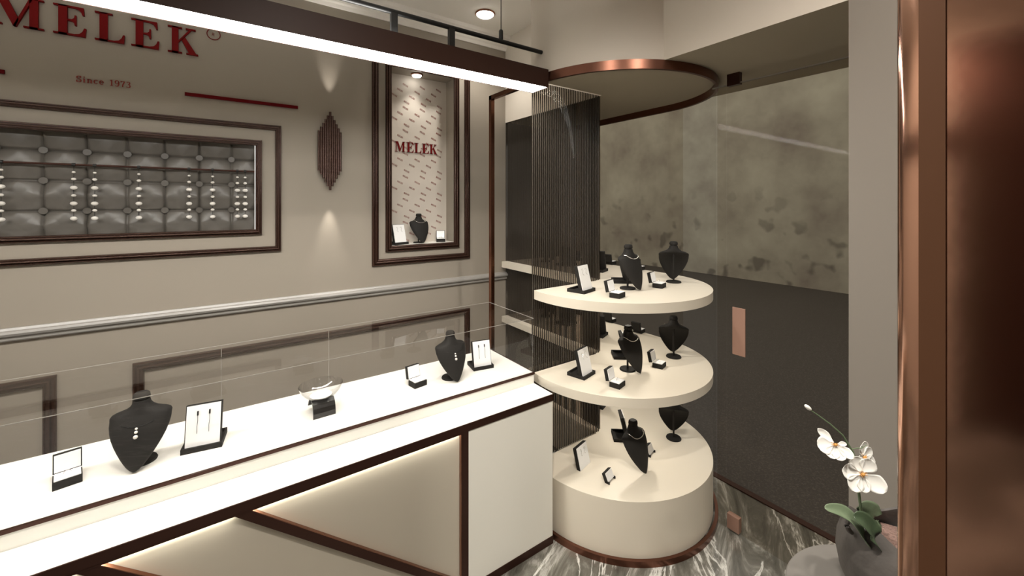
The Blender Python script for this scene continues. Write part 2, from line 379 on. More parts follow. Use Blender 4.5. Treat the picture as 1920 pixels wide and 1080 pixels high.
# ------------------------------------------------------------------ padded recess with pearl strands
PY = YW+.098
def tuft():
    b = bmesh.new(); nx, nz = 460, 150
    u0 = -.697; du = .1495; v0 = 1.668; dv = .1465
    g = []
    for i in range(nx+1):
        row = []
        for j in range(nz+1):
            x = TX0+(TX1-TX0)*i/nx; z = TZ0+(TZ1-TZ0)*j/nz
            u = (x-u0)/du; v = (z-v0)/dv
            su = abs(math.sin(PI*u)); sv = abs(math.sin(PI*v))
            h = .034*(su*sv)**.5-.005*math.exp(-(min(abs(u-round(u)), abs(v-round(v)))/.035)**2)
            fu = (u-round(u)); fv = (v-round(v)); rr = math.hypot(fu, fv)
            h += .020*min(1, max(0, rr-.08)*2.6)*math.exp(-min(abs(fu), abs(fv))*5)
            row.append(b.verts.new((x, PY-.006-max(h, -.002), z)))
        g.append(row)
    for i in range(nx):
        for j in range(nz): b.faces.new([g[i][j], g[i+1][j], g[i+1][j+1], g[i][j+1]])
    # back side so that the pad is a solid
    bk = [b.verts.new((x, PY, z)) for x, z in ((TX0,TZ0),(TX1,TZ0),(TX1,TZ1),(TX0,TZ1))]; b.faces.new(bk)
    b.faces.new([r[0] for r in g]+[bk[1], bk[0]]); b.faces.new([r[-1] for r in g][::-1]+[bk[3], bk[2]])
    b.faces.new(g[0][::-1]+[bk[0], bk[3]]); b.faces.new(g[-1]+[bk[2], bk[1]])
    m = MB(); m.bm = b; return m
pad = tuft().build('padded_panel', 'leather', smooth=True, angle=80)
tag(pad, 'grey button-tufted leather panel lining the long wall recess', 'wall panel')
for i in range(-1, 6):
    for j in range(3):
        x = -.697+.1495*i; z = 1.668+.1465*j
        MB().lathe([(0,.0),(.006,.0),(.012,-.002),(.0155,-.006),(.016,-.010)], (0,0,0), 20, 'y').build('button', 'leather', pad, smooth=True, loc=(x, PY-.012, z))
tag(MB().tube([(TX0, YW+.03, 1.893), (TX1, YW+.03, 1.893)], .0055, 10).build('hanging_rail', 'bronze', smooth=True), 'thin dark bronze rail across the padded recess holding pearl strands', 'rail')
strand = None
for k, (x, lab) in enumerate(((-.816,'white pearl strand cut by the left edge of the photo'),(-.585,'first full white pearl strand from the left edge, left of its close neighbour'),(-.512,'second full white pearl strand from the left edge, right of its close neighbour'),
        (-.348,'lone white pearl strand in the middle of the padded recess'),(-.142,'white pearl strand fourth from the right end of the rail'),(-.038,'white pearl strand third from the right end of the rail'),
        (.078,'white pearl strand second from the right end of the rail'),(.116,'white pearl strand nearest the right end of the rail'))):
    if strand is None:
        t = thing('pearl_strand', lab, 'necklace', (x, YW+.03, 1.893), 0, 'pearl strands on the rail')
        MB().lathe([(.0062,-.006),(.0085,-.006),(.0085,.006),(.0062,.006)], (0,0,0), 14, 'x').build('loop', 'blackmetal', t)
        MB().tube([(0,0,-.008), (0,0,-.262)], .0012, 6).build('cord', 'blackmetal', t)
        for z, r in ((-.036,.0065),(-.070,.0085),(-.112,.0125),(-.150,.0085),(-.189,.0125),(-.223,.0085),(-.262,.0125)):
            MB().sphere((0,0,0), r, 16, (1.1,1.1,.82)).build('pearl', 'pearl', t, smooth=True, loc=(0,0,z))
        strand = t
    else: dup(strand, (x, YW+.03, 1.893), 0, lab, 'pearl strands on the rail')
tag(MB().box(TX1-.0025, TX1, YW+.006, YW+.03, TZ0, TZ1).build('light_strip', 'led2'), 'thin vertical light strip at the right end of the padded recess', 'light')  # glow stands in for the lit frame return at the recess end
tag(MB().box(TX0, TX1-.006, YW+.006, YW+.02, TZ0, TZ0+.002).build('light_strip', 'led2'), 'thin light strip along the bottom of the padded recess', 'light')

# ------------------------------------------------------------------ tubular wall lamp
lamp = thing('wall_lamp', 'dark bronze wall lamp of stepped vertical tubes', 'lamp', (.567, YW, 2.038))
MB().box(-.06, .06, -.014, 0, -.12, .12).build('back_plate', 'bronze', lamp)
for i in range(-5, 6):
    hh = .248-abs(i)*.0245; th = i*.012
    MB().lathe([(0,-hh),(.0076,-hh),(.0076,hh),(0,hh)], (0,0,0), 16).build('tube', 'frame', lamp, smooth=True, loc=(i*.0128, -.022-.012*math.cos(i*PI/11), 0))
def spotlight(name, loc, tgt, P, ang, blend=.6, rad=.02, col=(1,.94,.85)):
    l = bpy.data.lights.new(name, 'SPOT'); l.energy = P; l.spot_size = R(ang); l.spot_blend = blend; l.shadow_soft_size = rad; l.color = col
    o = bpy.data.objects.new(name, l); COL.objects.link(o); o.location = loc
    o.rotation_euler = (Vector(tgt)-Vector(loc)).to_track_quat('-Z', 'Y').to_euler(); return o
spotlight('wall_lamp_up', (.567, YW-.050, 2.292), (.567, YW-.002, 2.95), 8, 36, 1, .004)
spotlight('wall_lamp_down', (.567, YW-.050, 1.786), (.567, YW-.002, 1.1), 10, 38, 1, .004)

# ------------------------------------------------------------------ tall niche
NB = YW+ND
paper = tag(MB().box(NX0, NX1, NB, NB+.008, NZ0, NZ1).build('wallpaper_panel', 'paper'), 'pale niche back panel printed all over with tiny red slanted MELEK words', 'wallpaper')
b = MB(); row = 0; z = NZ0+.03
while z < NZ1-.03:
    x = NX0+.012+(row % 4)*.042
    while x < NX1-.05:
        if not (2.075 < z < 2.18 and 1.04 < x < 1.40 and False):
            px = x
            for ch, wd in (('M',.0115),('E',.0085),('L',.0085),('E',.0085),('K',.0098)):
                letter(b, ch, px, z, wd*.86, .0115, NB-.0012, NB, 0, R(-24), x, z); px += wd
        x += .135
    z += .043; row += 1
b.build('print', 'redprint', paper)
ns = thing('niche_sign', 'dark red MELEK letters on the back of the tall wall niche', 'sign', (1.052, NB, 2.092))
px = 0
for ch, wd in (('M',.088),('E',.062),('L',.062),('E',.062),('K',.070)):
    b = MB(); letter(b, ch, px, 0, wd*.9, .076, -.006, -.0012); b.build('letter', 'red', ns); px += wd*1.0
struct(MB().box(NX0, NX1, YW+.002, NB, NZ0, NZ0+.004).build('trim_1', 'white'))

def downlight(x, y, z, label, r=.06, P=0, ang=100, tgt=None, blend=.7):
    t = thing('downlight', label, 'ceiling light', (x, y, z))
    MB().lathe([(r,-.0),(r+.010,-.0),(r+.011,-.006),(r+.002,-.011),(r-.003,-.008)], seg=40).build('ring', 'copper', t, smooth=True)
    MB().lathe([(0,-.0005),(r,-.0005),(r,-.012),(r*.85,-.020),(0,-.024)], seg=32).build('lens', 'spot', t, smooth=True)
    if P: spotlight('downlight_beam', (x, y, z-.035), tgt or (x, y, 0), P, ang, blend, .04)
downlight(1.19, YW+.075, NZ1, 'small round light glowing in the top of the tall wall niche', .034, 4.0, 75, (1.20, YW+.10, 1.4), .5)
downlight(1.555, 2.54, ZC, 'round ceiling downlight with copper ring near the pendant wire', .062, 30, 120)

# ------------------------------------------------------------------ jewellery props (facing -Y at yaw 0)
def smoothstep(t): return t*t*(3-2*t)
def bust_mesh():
    #  z,    half width, y edge, y front, y back
    LV = [(.2555,.010,0,-.008,.008),(.2545,.018,0,-.015,.015),(.249,.0235,0,-.020,.020),(.238,.0255,0,-.0215,.0215),(.2345,.0245,0,-.021,.021),(.2335,.0205,0,-.018,.018),(.229,.0205,0,-.018,.018),
          (.2275,.0245,0,-.021,.021),(.215,.0275,0,-.024,.024),(.204,.036,.002,-.028,.026),(.196,.050,.004,-.031,.026),(.189,.080,.006,-.033,.024),(.183,.093,.007,-.035,.018),
          (.176,.098,.006,-.039,.008),(.166,.097,.003,-.044,-.004),(.15,.0965,-.004,-.051,-.020),(.13,.092,-.014,-.058,-.036),(.11,.085,-.023,-.064,-.048),(.09,.075,-.032,-.069,-.056),
          (.07,.063,-.041,-.073,-.062),(.052,.051,-.050,-.076,-.066),(.036,.039,-.058,-.078,-.069),(.022,.027,-.065,-.079,-.071),(.012,.015,-.071,-.080,-.074),(.007,.005,-.075,-.080,-.076)]
    b = bmesh.new(); n = 20; rings = []
    for z, hw, ye, yf, yb in LV:
        ring = []; hw = hw*(.90 if z < .19 else .97)
        for i in range(n):       # front arc left to right
            t = PI*i/n; ring.append(b.verts.new((-hw*math.cos(t), ye+(yf-ye)*math.sin(t)**.85, z)))
        for i in range(n):
            t = PI*i/n; ring.append(b.verts.new((hw*math.cos(t), ye+(yb-ye)*math.sin(t)**.85+.0035*(1 if abs(math.cos(t)) < .99 else 0), z)))
        rings.append(ring)
    for a, c in zip(rings, rings[1:]):
        for i in range(2*n): b.faces.new([a[i], c[i], c[(i+1)%(2*n)], a[(i+1)%(2*n)]])
    b.faces.new(rings[0]); b.faces.new(rings[-1][::-1])
    m = MB(); m.bm = b; return m
def neck_pts(r=1.0, drop=.0):
    P = []
    for i in range(21):
        t = -1+2*i/20; a = t*PI*.5
        P.append((.040*math.sin(a)*r*1.25, -.037-.006*math.cos(a)+(.036 if abs(t) > .9 else .02*abs(t)**3), .199-.022*math.cos(a)*r-drop))
    return P
bust_me = {}
def bust(loc, yaw, label, kind='pearl', group=None, stand=True, scale=1):
    t = thing('necklace_bust', label, 'display bust', loc, yaw, group)
    def part(key, fn, name, m, sm=True):
        if key not in bust_me:
            o = fn().build(name, m, t, smooth=sm); bust_me[key] = o; return o
        o = bust_me[key].copy(); COL.objects.link(o); o.parent = t; return o
    part('torso', bust_mesh, 'torso', 'black')
    if stand:
        part('stem', lambda: MB().lathe([(.0055,.008),(.0055,.18)], (0,.006,0), 14), 'stem', 'black')
        part('base', lambda: MB().lathe([(0,0),(.044,0),(.045,.003),(.042,.009),(0,.010)], (0,.006,0), 32), 'base', 'black')
    if kind == 'pearl':
        n = part('cord', lambda: MB().tube([(-.066,.0,.184),(-.060,-.024,.171),(-.045,-.042,.160),(-.02,-.0500,.153),(0,-.0515,.1515),(.02,-.0500,.153),(.045,-.042,.160),(.060,-.024,.171),(.066,0,.184)], .0009, 6), 'cord', 'blackmetal')
        for key, z, r, y in (('p1',.147,.0042,-.0545),('p2',.136,.0052,-.0585),('p3',.1215,.0068,-.0635)):
            part(key, lambda: MB().sphere((0,y,z), r, 14), 'pearl', 'pearl')
    else:
        def chain():
            m = MB(); P = neck_pts(); 
            for k, p in enumerate(P[1:-1]): m.sphere(p, .0026, 8)
            m.tube(P, .0013, 6); return m
        part('chain', chain, 'chain', 'silver')
    t.scale = (scale,)*3
    return t
def make_stand(name, loc, yaw, label, long=False, group=None):
    t = thing(name, label, 'jewellery stand', loc, yaw, group)
    b = MB(); b.box(-.058,.058,-.045,.062,0,.006); b.box(-.058,.058,-.045,-.039,.006,.018); b.box(-.058,.058,.056,.062,.006,.018); b.box(-.058,-.052,-.039,.056,.006,.018); b.box(.052,.058,-.039,.056,.006,.018)
    b.build('tray', 'black', t)
    mt = Matrix.Translation((0,-.030,.010)) @ Matrix.Rotation(R(-14), 4, 'X')
    sl = MB().box(-.052,.052,0,.020,0,.138, mt).build('slab', 'black', t, bevel=.001)
    MB().box(-.049,.049,-.0025,0,.003,.135, mt).build('card', 'pad', sl)
    for s in (-1, 1):
        m = MB(); x = s*.017
        if long:
            m.box(x-.0022,x+.0022,-.006,-.0025,.102,.116, mt)
            m.tube([mt @ Vector(p) for p in ((x,-.005,.102),(x+.0008,-.005,.085),(x-.0008,-.005,.066),(x,-.005,.044))], .0007, 5)
            o = m.build('earring', 'blackmetal', sl)
        else:
            m.tube([mt @ Vector((x+p[0], -.005, p[1])) for p in ((-.008,.110),(-.004,.117),(.003,.117),(.006,.110),(.002,.102),(-.003,.095),(-.001,.087),(.004,.085))], .0008, 5)
            m.sphere(mt @ Vector((x+.006,-.005,.083)), .0016, 6)
            o = m.build('earring', 'silver', sl)
    return t
def make_box(loc, yaw, label, group=None, scale=1):
    t = thing('ring_box', label, 'ring box', loc, yaw, group)
    MB().box(-.033,.033,-.028,.028,0,.025).build('box', 'black', t, bevel=.001)
    MB().box(-.030,.030,-.025,.025,.025,.029).build('cushion', 'pad', t, bevel=.001)
    mt = Matrix.Translation((0,.028,.027)) @ Matrix.Rotation(R(-12), 4, 'X')
    ld = MB().box(-.033,.033,.002,.020,0,.058, mt).build('lid', 'black', t, bevel=.001)
    MB().box(-.030,.030,-.001,.002,.003,.055, mt).build('lining', 'pad', ld)
    MB().tube([(.0085*math.cos(a*PI/12), 0, .033+.0085*math.sin(a*PI/12)) for a in range(-2, 15)], .0009, 6).build('ring', 'silver', t, smooth=True)
    t.scale = (scale,)*3
    return t

# --- on the niche sill
bust((1.210, YW+.085, NZ0+.004), 8, 'black necklace bust with silver chain in the tall wall niche', 'chain', scale=.86)
std_s = make_stand('earring_stand', (1.045, YW+.062, NZ0+.004), 18, 'white earring card on a black stand in the left corner of the wall niche')
bx = make_box((1.385, YW+.075, NZ0+.004), -22, 'small open ring box in the right corner of the wall niche')

# ------------------------------------------------------------------ counter
CXR = 1.361; CXL = -2.2; CYF = 1.576; CYC = 1.727; CYB = 2.168
ct = thing('display_counter', 'long white display counter with dark bronze trims and diagonal front', 'counter', (0,0,0))
MB().box(CXL, CXR-.002, CYF+.014, CYB, .0, .715).build('carcass', 'cream', ct)
MB().box(CXL, CXR, CYF, CYC+.002, .715, .749).build('ledge', 'white', ct)
MB().box(CXL, CXR, CYC, CYB, .700, .803).build('case_base', 'white', ct)
b = MB(); b.box(CXL, CXR+.002, CYF-.004, CYF+.002, .716, .748); b.box(CXR-.002, CXR+.003, CYF-.004, CYC, .716, .748)
b.box(CXL, .845, CYF-.004, CYF-.001, .7115, .717)
b.box(CXL, CXR+.002, CYF-.003, CYF+.014, 0, .038); b.box(.845, .879, CYF-.003, CYF+.014, .03, .722); 
b.build('bar', 'bronze', ct)
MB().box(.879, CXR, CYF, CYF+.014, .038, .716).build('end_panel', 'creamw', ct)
# diagonal bars
b = MB(); zt, zb = .712, .036
def clipbar(xu, xl):
    sl = -.83
    pts = [(xu, zt), (xu+(zb-zt)/sl, zb), (xl+(zb-zt)/sl, zb), (xl, zt)]
    out = []   # clip at x<=.846
    n = len(pts)
    for i in range(n):
        p, q = pts[i], pts[(i+1)%n]; ip, iq = p[0] <= .847, q[0] <= .847
        if ip: out.append(p)
        if ip != iq:
            k = (.847-p[0])/(q[0]-p[0]); out.append((.847, p[1]+k*(q[1]-p[1])))
    return out
for k in range(7):
    o = clipbar(.079-.352*k, .034-.352*k)
    if len(o) > 2: b.prism(o, lambda a, c, d: Vector((a, d, c)), CYF-.002, CYF+.014)
b.build('diagonal_bar', 'bronze', ct)
b = MB()
for k in range(7):
    xu = .079-.352*k; x2 = min(.846, xu+(zb-zt)/-.83); z2 = zt-.83*(x2-xu)
    b.prism([(xu, zt), (x2, z2), (x2, z2+.003), (xu+.003, zt)], lambda a, c, d: Vector((a, d, c)), CYF-.0025, CYF+.012)
b.box(.842, .8455, CYF-.0025, CYF+.012, .1, .712)
b.build('copper_edge', 'copper', ct)
MB().box(CXL, .84, CYF+.001, CYF+.013, .7125, .7145).build('light_strip', 'led', ct)
b = MB(); b.box(CXL, CXR+.002, CYC-.005, CYC+.004, .797, .8075); b.box(CXR-.004, CXR+.003, CYC, CYB, .797, .8075); 
b.build('case_trim', 'bronze', ct)
MB().box(CXL, CXR-.004, CYC+.004, CYB, .803, .8065).build('case_floor', 'white', ct)
# glass hood
ZH = 1.094; g = thing('glass_hood', 'long clear glass hood covering the display counter', 'glass case', (0, CYC, .8075))
def pane(par, x0, x1, y0, y1, z0, z1, m='casegl', nm='pane'):
    return MB().box(x0, x1, y0, y1, z0, z1).build(nm, m, par, loc=(0, -CYC, -.8075))
def quad(par, pts, m, nm):
    b = MB(); b.bm.faces.new([b.bm.verts.new(p) for p in pts]); return b.build(nm, m, par, loc=(0, -CYC, -.8075))
quad(g, [(CXL,CYC,.8075),(CXR-.003,CYC,.8075),(CXR-.003,CYC,ZH),(CXL,CYC,ZH)], 'casegl', 'front_pane')
quad(g, [(CXL,CYC,ZH),(CXR-.003,CYC,ZH),(CXR-.003,CYB,ZH),(CXL,CYB,ZH)], 'casegl', 'top_pane')
quad(g, [(CXR-.003,CYC,.8075),(CXR-.003,CYB,.8075),(CXR-.003,CYB,ZH),(CXR-.003,CYC,ZH)], 'casegl', 'side_pane')
for x0, x1 in ((CXL,.0),(.003,.43),(.433,CXR-.003)):
    quad(g, [(x0,CYB-.001,.8075),(x1,CYB-.001,.8075),(x1,CYB-.001,ZH),(x0,CYB-.001,ZH)], 'casegl', 'back_pane')
M['edge'] = mat('glass_edge', (.34,.32,.29,1), .2, spec=.6)
b = MB()
for y in (CYC, CYB): b.box(CXL, CXR-.002, y-.0008, y+.0008, ZH-.0012, ZH+.0008)
b.box(CXR-.004, CXR-.002, CYC, CYB, ZH-.0012, ZH+.0008)
for x in (.0015, .4315): b.box(x-.001, x+.001, CYB-.002, CYB, .8075, ZH)
b.build('edge', 'edge', g, loc=(0,-CYC,-.8075))
# items in the counter case
ZF = .8065
make_box((-.402, 1.905, ZF), 12, 'open black ring box at the far left of the counter case', scale=1.0)
bust((-.225, 1.912, ZF), -8, 'large black bust with three-pearl pendant at the left of the counter case', 'pearl', scale=.95)
st1 = make_stand('earring_stand', (-.050, 1.915, ZF), -9, 'white earring card on black stand beside the large left bust', True)
dup(st1, (1.170, 1.955, ZF), -10, 'white earring card on black stand at the right end of the counter case')
st1.scale = (1.06,)*3
make_box((.795, 1.935, ZF), 10, 'open ring box left of the small counter bust', scale=1.05)
bust((.965, 1.918, ZF), 2, 'black bust with three-pearl pendant at the right end of the counter case', 'pearl', scale=.95)
ar = thing('bangle_stand', 'glossy black arched stand carrying a clear glass bowl', 'jewellery stand', (.355, 1.93, ZF), 2)
pts = []
for i in range(25):
    a = R(-35+205*i/24); pts.append((-.058*math.cos(a), .062*math.sin(a)))
outer = [(-.058, .0), (-.057,.02), (-.052,.038), (-.042,.053), (-.026,.063), (-.008,.067), (.012,.064), (.028,.055), (.038,.042), (.044,.030), (.052,.024)]
inner = [(p[0]*.90, p[1]-.005 if p[1] > .006 else p[1]) for p in outer][::-1]
b = MB()
for k in range(len(outer)-1):
    a0, a1 = outer[k], outer[k+1]; i0, i1 = inner[len(inner)-1-k], inner[len(inner)-2-k]
    b.prism([a0, a1, i1, i0], lambda p, q, d: Vector((d, p, q)), -.044, .044)
bmesh.ops.remove_doubles(b.bm, verts=b.bm.verts, dist=1e-5)
b.build('arch', 'blackgloss', ar, smooth=True, angle=50)
bowl = thing('glass_bowl', 'clear oval glass bowl resting on the black arched stand', 'bowl', (.352, 1.925, ZF+.0655), 2)
MB().lathe([(.030,0),(.048,.004),(.066,.016),(.080,.034),(.088,.054),(.086,.054),(.078,.035),(.064,.018),(.046,.0065),(.0,.0045)], seg=48).build('dish', 'bangle', bowl, smooth=True)
MB().lathe([(0,.005),(.040,.006),(.043,.010),(.0,.012)], seg=32).build('white_disc', 'pad', bowl, smooth=True)

# ------------------------------------------------------------------ round display and window strip
disp = thing('window_display', 'cream round-ended window display with copper rings and three tiers', 'display case', (CX, CY, 0))
def rel(o): o.location = (-CX, -CY, 0); return o
SX0 = XH-.045
def shelf_outline(r, x0, n=72):
    a0 = PI-math.asin((YR-CY)/r)                 # left tip on the screen line
    xr = XO-.04
    a1 = 2*PI+math.acos(min(1, (xr-CX)/r)) if r > xr-CX else 2*PI
    P = [(CX+r*math.cos(a0+(a1-a0)*i/n), CY+r*math.sin(a0+(a1-a0)*i/n)) for i in range(n+1)]
    if a1 > 2*PI: a1x = 2*PI; P = [p for p in P if p[1] <= CY or p[0] < CX]; P.append((CX+r, CY))
    P += [(CX+r, YW-.012), (x0, YW-.012), (x0, YR+.002)]
    return P
for z0, z1, nm in ((1.182,1.230,'shelf'),(.734,.780,'shelf')):
    rel(MB().prism(shelf_outline(RS, SX0), lambda a, b, d: Vector((a, b, d)), z0, z1).build(nm, 'shelf', disp, smooth=True, angle=25))
rel(MB().prism(shelf_outline(RS, SX0), lambda a, b, d: Vector((a, b, d)), .02, .29).build('plinth', 'shelf', disp, smooth=True, angle=25))
def ring(r0, r1, z0, z1, nm, m):
    b = MB().bm; n = 80; a0 = PI-math.asin((YR-CY)/r1); a1 = 2*PI+.0; L = []
    for i in range(n+1):
        a = a0+(a1-a0)*i/n
        L.append([b.verts.new((CX+r*math.cos(a), CY+r*math.sin(a), z)) for r, z in ((r0,z0),(r1,z0),(r1,z1),(r0,z1))])
    for p, q in zip(L, L[1:]):
        for k in range(4): b.faces.new([p[k], p[(k+1)%4], q[(k+1)%4], q[k]])
    b.faces.new(L[0]); b.faces.new(L[-1][::-1])
    # straight run along the shop front back to the wall
    e = [b.verts.new((CX+r, YW-.01, z)) for r, z in ((r0,z0),(r1,z0),(r1,z1),(r0,z1))]; s0 = [b.verts.new((CX+r, CY, z)) for r, z in ((r0,z0),(r1,z0),(r1,z1),(r0,z1))]
    for k in range(4): b.faces.new([s0[k], s0[(k+1)%4], e[(k+1)%4], e[k]])
    m_ = MB(); m_.bm = b; return rel(m_.build(nm, m, disp, smooth=True, angle=30))
ring(RG-.012, RG+.004, 0, .030, 'floor_ring', 'ringm')
ring(RG-.010, RG+.006, 2.334, 2.379, 'top_ring', 'ringm')
def curved():
    b = MB().bm; n = 80; r = RG-.006; a0 = PI-math.asin((YR-CY)/r); L = []
    for i in range(n+1):
        a = a0+(2*PI-a0)*i/n; L.append([b.verts.new((CX+r*math.cos(a), CY+r*math.sin(a), z)) for z in (.03, 2.36)])
    for p, q in zip(L, L[1:]): b.faces.new([p[0], q[0], q[1], p[1]])
    m_ = MB(); m_.bm = b; return m_
rel(curved().build('curved_glass', 'curve', disp, smooth=True, angle=60))
# ribbed smoked screens
def ribs(nm, along, a0, a1, c, z0, z1, pitch=.0140):
    t = MB(); n = int((a1-a0)/pitch)
    for i in range(n):
        a = a0+pitch*(i+.5); w = pitch*.22
        if along == 'x': t.prism([(a-w,c),(a-w*.6,c-.004),(a+w*.6,c-.004),(a+w,c)], lambda p, q, d: Vector((p, q, d)), z0, z1)
        else: t.prism([(c,a-w),(c-.004,a-w*.6),(c-.004,a+w*.6),(c,a+w)], lambda p, q, d: Vector((p, q, d)), z0, z1)
    return t
sc = thing('ribbed_screen', 'tall narrow ribbed smoked-glass screen closing the round display', 'screen', (1.39, YR, .29))
ribs('ribs', 'x', 1.392, 1.928, YR+.012, .29, 2.375).build('ribs', 'rib', sc, loc=(-1.39,-YR,-.29))
b = MB(); b.bm.faces.new([b.bm.verts.new(p) for p in ((1.392,YR+.0125,.291),(1.930,YR+.0125,.291),(1.930,YR+.0125,2.377),(1.392,YR+.0125,2.377))]); b.build('smoked_pane', 'smoke', sc, loc=(-1.39,-YR,-.29))
XR2 = XH+.008
for z0, z1, lab in ((1.2305,2.377,'ribbed smoked-glass screen above the upper window shelf beside the back wall'),(.7805,1.1815,'ribbed smoked-glass screen between the two window shelves beside the back wall'),(.2905,.7335,'ribbed smoked-glass screen under the lower window shelf beside the back wall')):
    sc = thing('ribbed_screen', lab, 'screen', (XR2, YR+.02, z0))
    ribs('ribs', 'y', YR+.02, YW-.014, XR2, z0, z1).build('ribs', 'rib', sc, loc=(-XR2,-YR-.02,-z0))
    b = MB(); b.bm.faces.new([b.bm.verts.new(p) for p in ((XR2+.001,YR+.02,z0),(XR2+.001,YW-.014,z0),(XR2+.001,YW-.014,z1),(XR2+.001,YR+.02,z1))]); b.build('smoked_pane', 'smoke', sc, loc=(-XR2,-YR-.02,-z0))
struct(MB().box(XH+.002, XO, YW-.010, YW-.001, 0, ZS).build('trim_2', 'darkpanel'), 'dark glossy panel lining the end of the window strip')
# copper door-frame from the counter to the round display
b = MB(); b.box(1.372, 1.396, 2.168, 2.196, 0, 2.378); b.box(1.372, 1.396, YR+.0, 2.196, 2.352, 2.378)
tag(b.build('copper_frame', 'copper'), 'slim copper post and beam standing at the back right corner of the counter', 'frame')

# props on the tiers
P = [('s', 1.595,1.600, 14,'white earring card facing the shop'), ('b', 1.640,1.400, 14,'open ring box near the front edge'), ('c', 1.850,1.500, 4,'leaning black bust with silver chain'),
     ('b', 2.030,1.430, 16,'open ring box between the two busts'), ('c', 2.235,1.475, 128,'black bust seen from behind'), ('s', 1.990,1.655, 50,'earring stand behind the leaning bust'),
     ('s', 2.175,2.03, 112,'dark back of an earring stand beside the ribbed screen'), ('b', 2.50,2.20, 100,'ring box in the window strip right of the ribbed screen'), ('b', 2.46,1.90, 100,'ring box by the glass behind the leaning bust'),
     ('c', 2.185,2.61, 95,'black bust far behind the ribbed glass'), ('s', 2.185,2.36, 100,'earring stand far behind the ribbed glass'), ('b', 2.46,2.50, 95,'ring box at the wall end of the window strip')]
for z, tier in ((1.230,'on the top tier'), (.780,'on the middle tier'), (.290,'on the bottom tier')):
    for k, (kd, x, y, yw, lab) in enumerate(P):
        lb = lab+' '+tier
        if tier == 'on the bottom tier' and k in (0,1,2,3): continue
        if tier == 'on the bottom tier' and (x > 2.3 or y > 2.2): continue
        if kd == 's': dup(std_s, (x, y, z), yw, lb)
        elif kd == 'b': dup(bx, (x, y, z), yw, lb)
        else: bust((x, y, z), yw, lb, 'chain', scale=.97)
# bottom tier pieces standing without trays
t = thing('earring_card', 'black-backed white earring card standing alone on the bottom tier', 'jewellery stand', (1.600,1.585,.290), 14)
mt = Matrix.Rotation(R(-14), 4, 'X')
sl = MB().box(-.052,.052,0,.020,.0,.112, mt).build('slab', 'black', t, bevel=.001)
MB().box(-.049,.049,-.0025,0,.001,.110, mt).build('card', 'pad', t)
for s in (-1, 1):
    m = MB(); x = s*.017
    m.tube([mt @ Vector((x+p[0], -.005, p[1]-.022)) for p in ((-.008,.110),(-.004,.117),(.003,.117),(.006,.110),(.002,.102),(-.003,.095),(-.001,.087),(.004,.085))], .0008, 5)
    m.build('earring', 'silver', t)
for (x, y, lab) in ((1.625,1.425,'small black and white lid standing at the front of the bottom tier'),(1.985,1.445,'small black and white lid beside the bust on the bottom tier')):
    t = thing('ring_box', lab, 'ring box', (x, y, .290), 14)
    m2 = Matrix.Rotation(R(-24), 4, 'X')
    MB().box(-.033,.033,0,.018,.007,.052, m2).build('lid', 'black', t, bevel=.001)
    MB().box(-.030,.030,-.003,.0,.009,.049, m2).build('lining', 'pad', t)
    MB().box(-.033,-.028,-.006,.016,0,.012).build('foot', 'black', t); MB().box(.028,.033,-.006,.016,0,.012).build('foot', 'black', t)
bust((1.815,1.440,.284), 4, 'black bust with silver chain resting bare on the bottom tier', 'chain', stand=False)

# small spot lamps recessed in the soffit over the display
spotlight('display_beam', (2.02, 1.62, ZS-.01), (2.0, 1.6, 0), 13, 80, .8, .03)
spotlight('display_beam', (2.25, 2.35, ZS-.01), (2.25, 2.35, 0), 9, 85, .8, .03)
for z in (1.182, .734):
    for (x, y) in ((1.98,1.62), (2.28,2.3)):
        MB_ = MB().lathe([(0,0),(.018,0),(.018,-.004),(0,-.005)], seg=20)
        o = MB_.build('puck_light', 'spot', smooth=True, loc=(x, y, z)); tag(o, 'small round light under the %s shelf, %s' % ('upper' if z > 1 else 'middle', 'in the round end' if x < 2.1 else 'in the window strip'), 'light')
        l = bpy.data.lights.new('puck', 'AREA'); l.shape = 'DISK'; l.size = .04; l.energy = 1.6; l.color = (1,.93,.82); lo = bpy.data.objects.new('puck_beam', l); COL.objects.link(lo); lo.location = (x, y, z-.008)

# ------------------------------------------------------------------ shop front glazing
ZG = 2.322
struct(tag(MB().box(XG-.004, XG+.004, .475, 1.121, .012, ZG).build('door_1', 'doorgl'), 'frameless glass entrance door'))
struct(MB().box(XG-.004, XG+.004, 1.126, 1.172, .0, ZG).build('window_1', 'doorgl'))
struct(MB().box(XO-.012, XO-.004, 1.60, YW-.012, .03, ZS).build('window_2', 'doorgl'))
struct(MB().box(XG-.006, XG+.006, .475, 1.2, ZG, ZG+.006).build('trim_3', 'edge'))
d = bpy.data.objects['door_1']
hd = MB(); hd.box(XG-.022, XG-.016, 1.020, 1.084, .930, 1.172); 
for z in (.97, 1.13): hd.lathe([(.006,XG-.017),(.006,XG-.003)], (0,1.052,z), 12, 'x')
hd.build('door_handle', 'copper_plate', d, bevel=.001)
MB().box(XG-.014, XG+.014, 1.055, 1.116, .012, .088).build('patch_fitting', 'copper_plate', d, bevel=.001)
MB().box(XG-.014, XG+.014, 1.052, 1.116, 2.316, ZS).build('patch_fitting', 'bronze', d, bevel=.001)

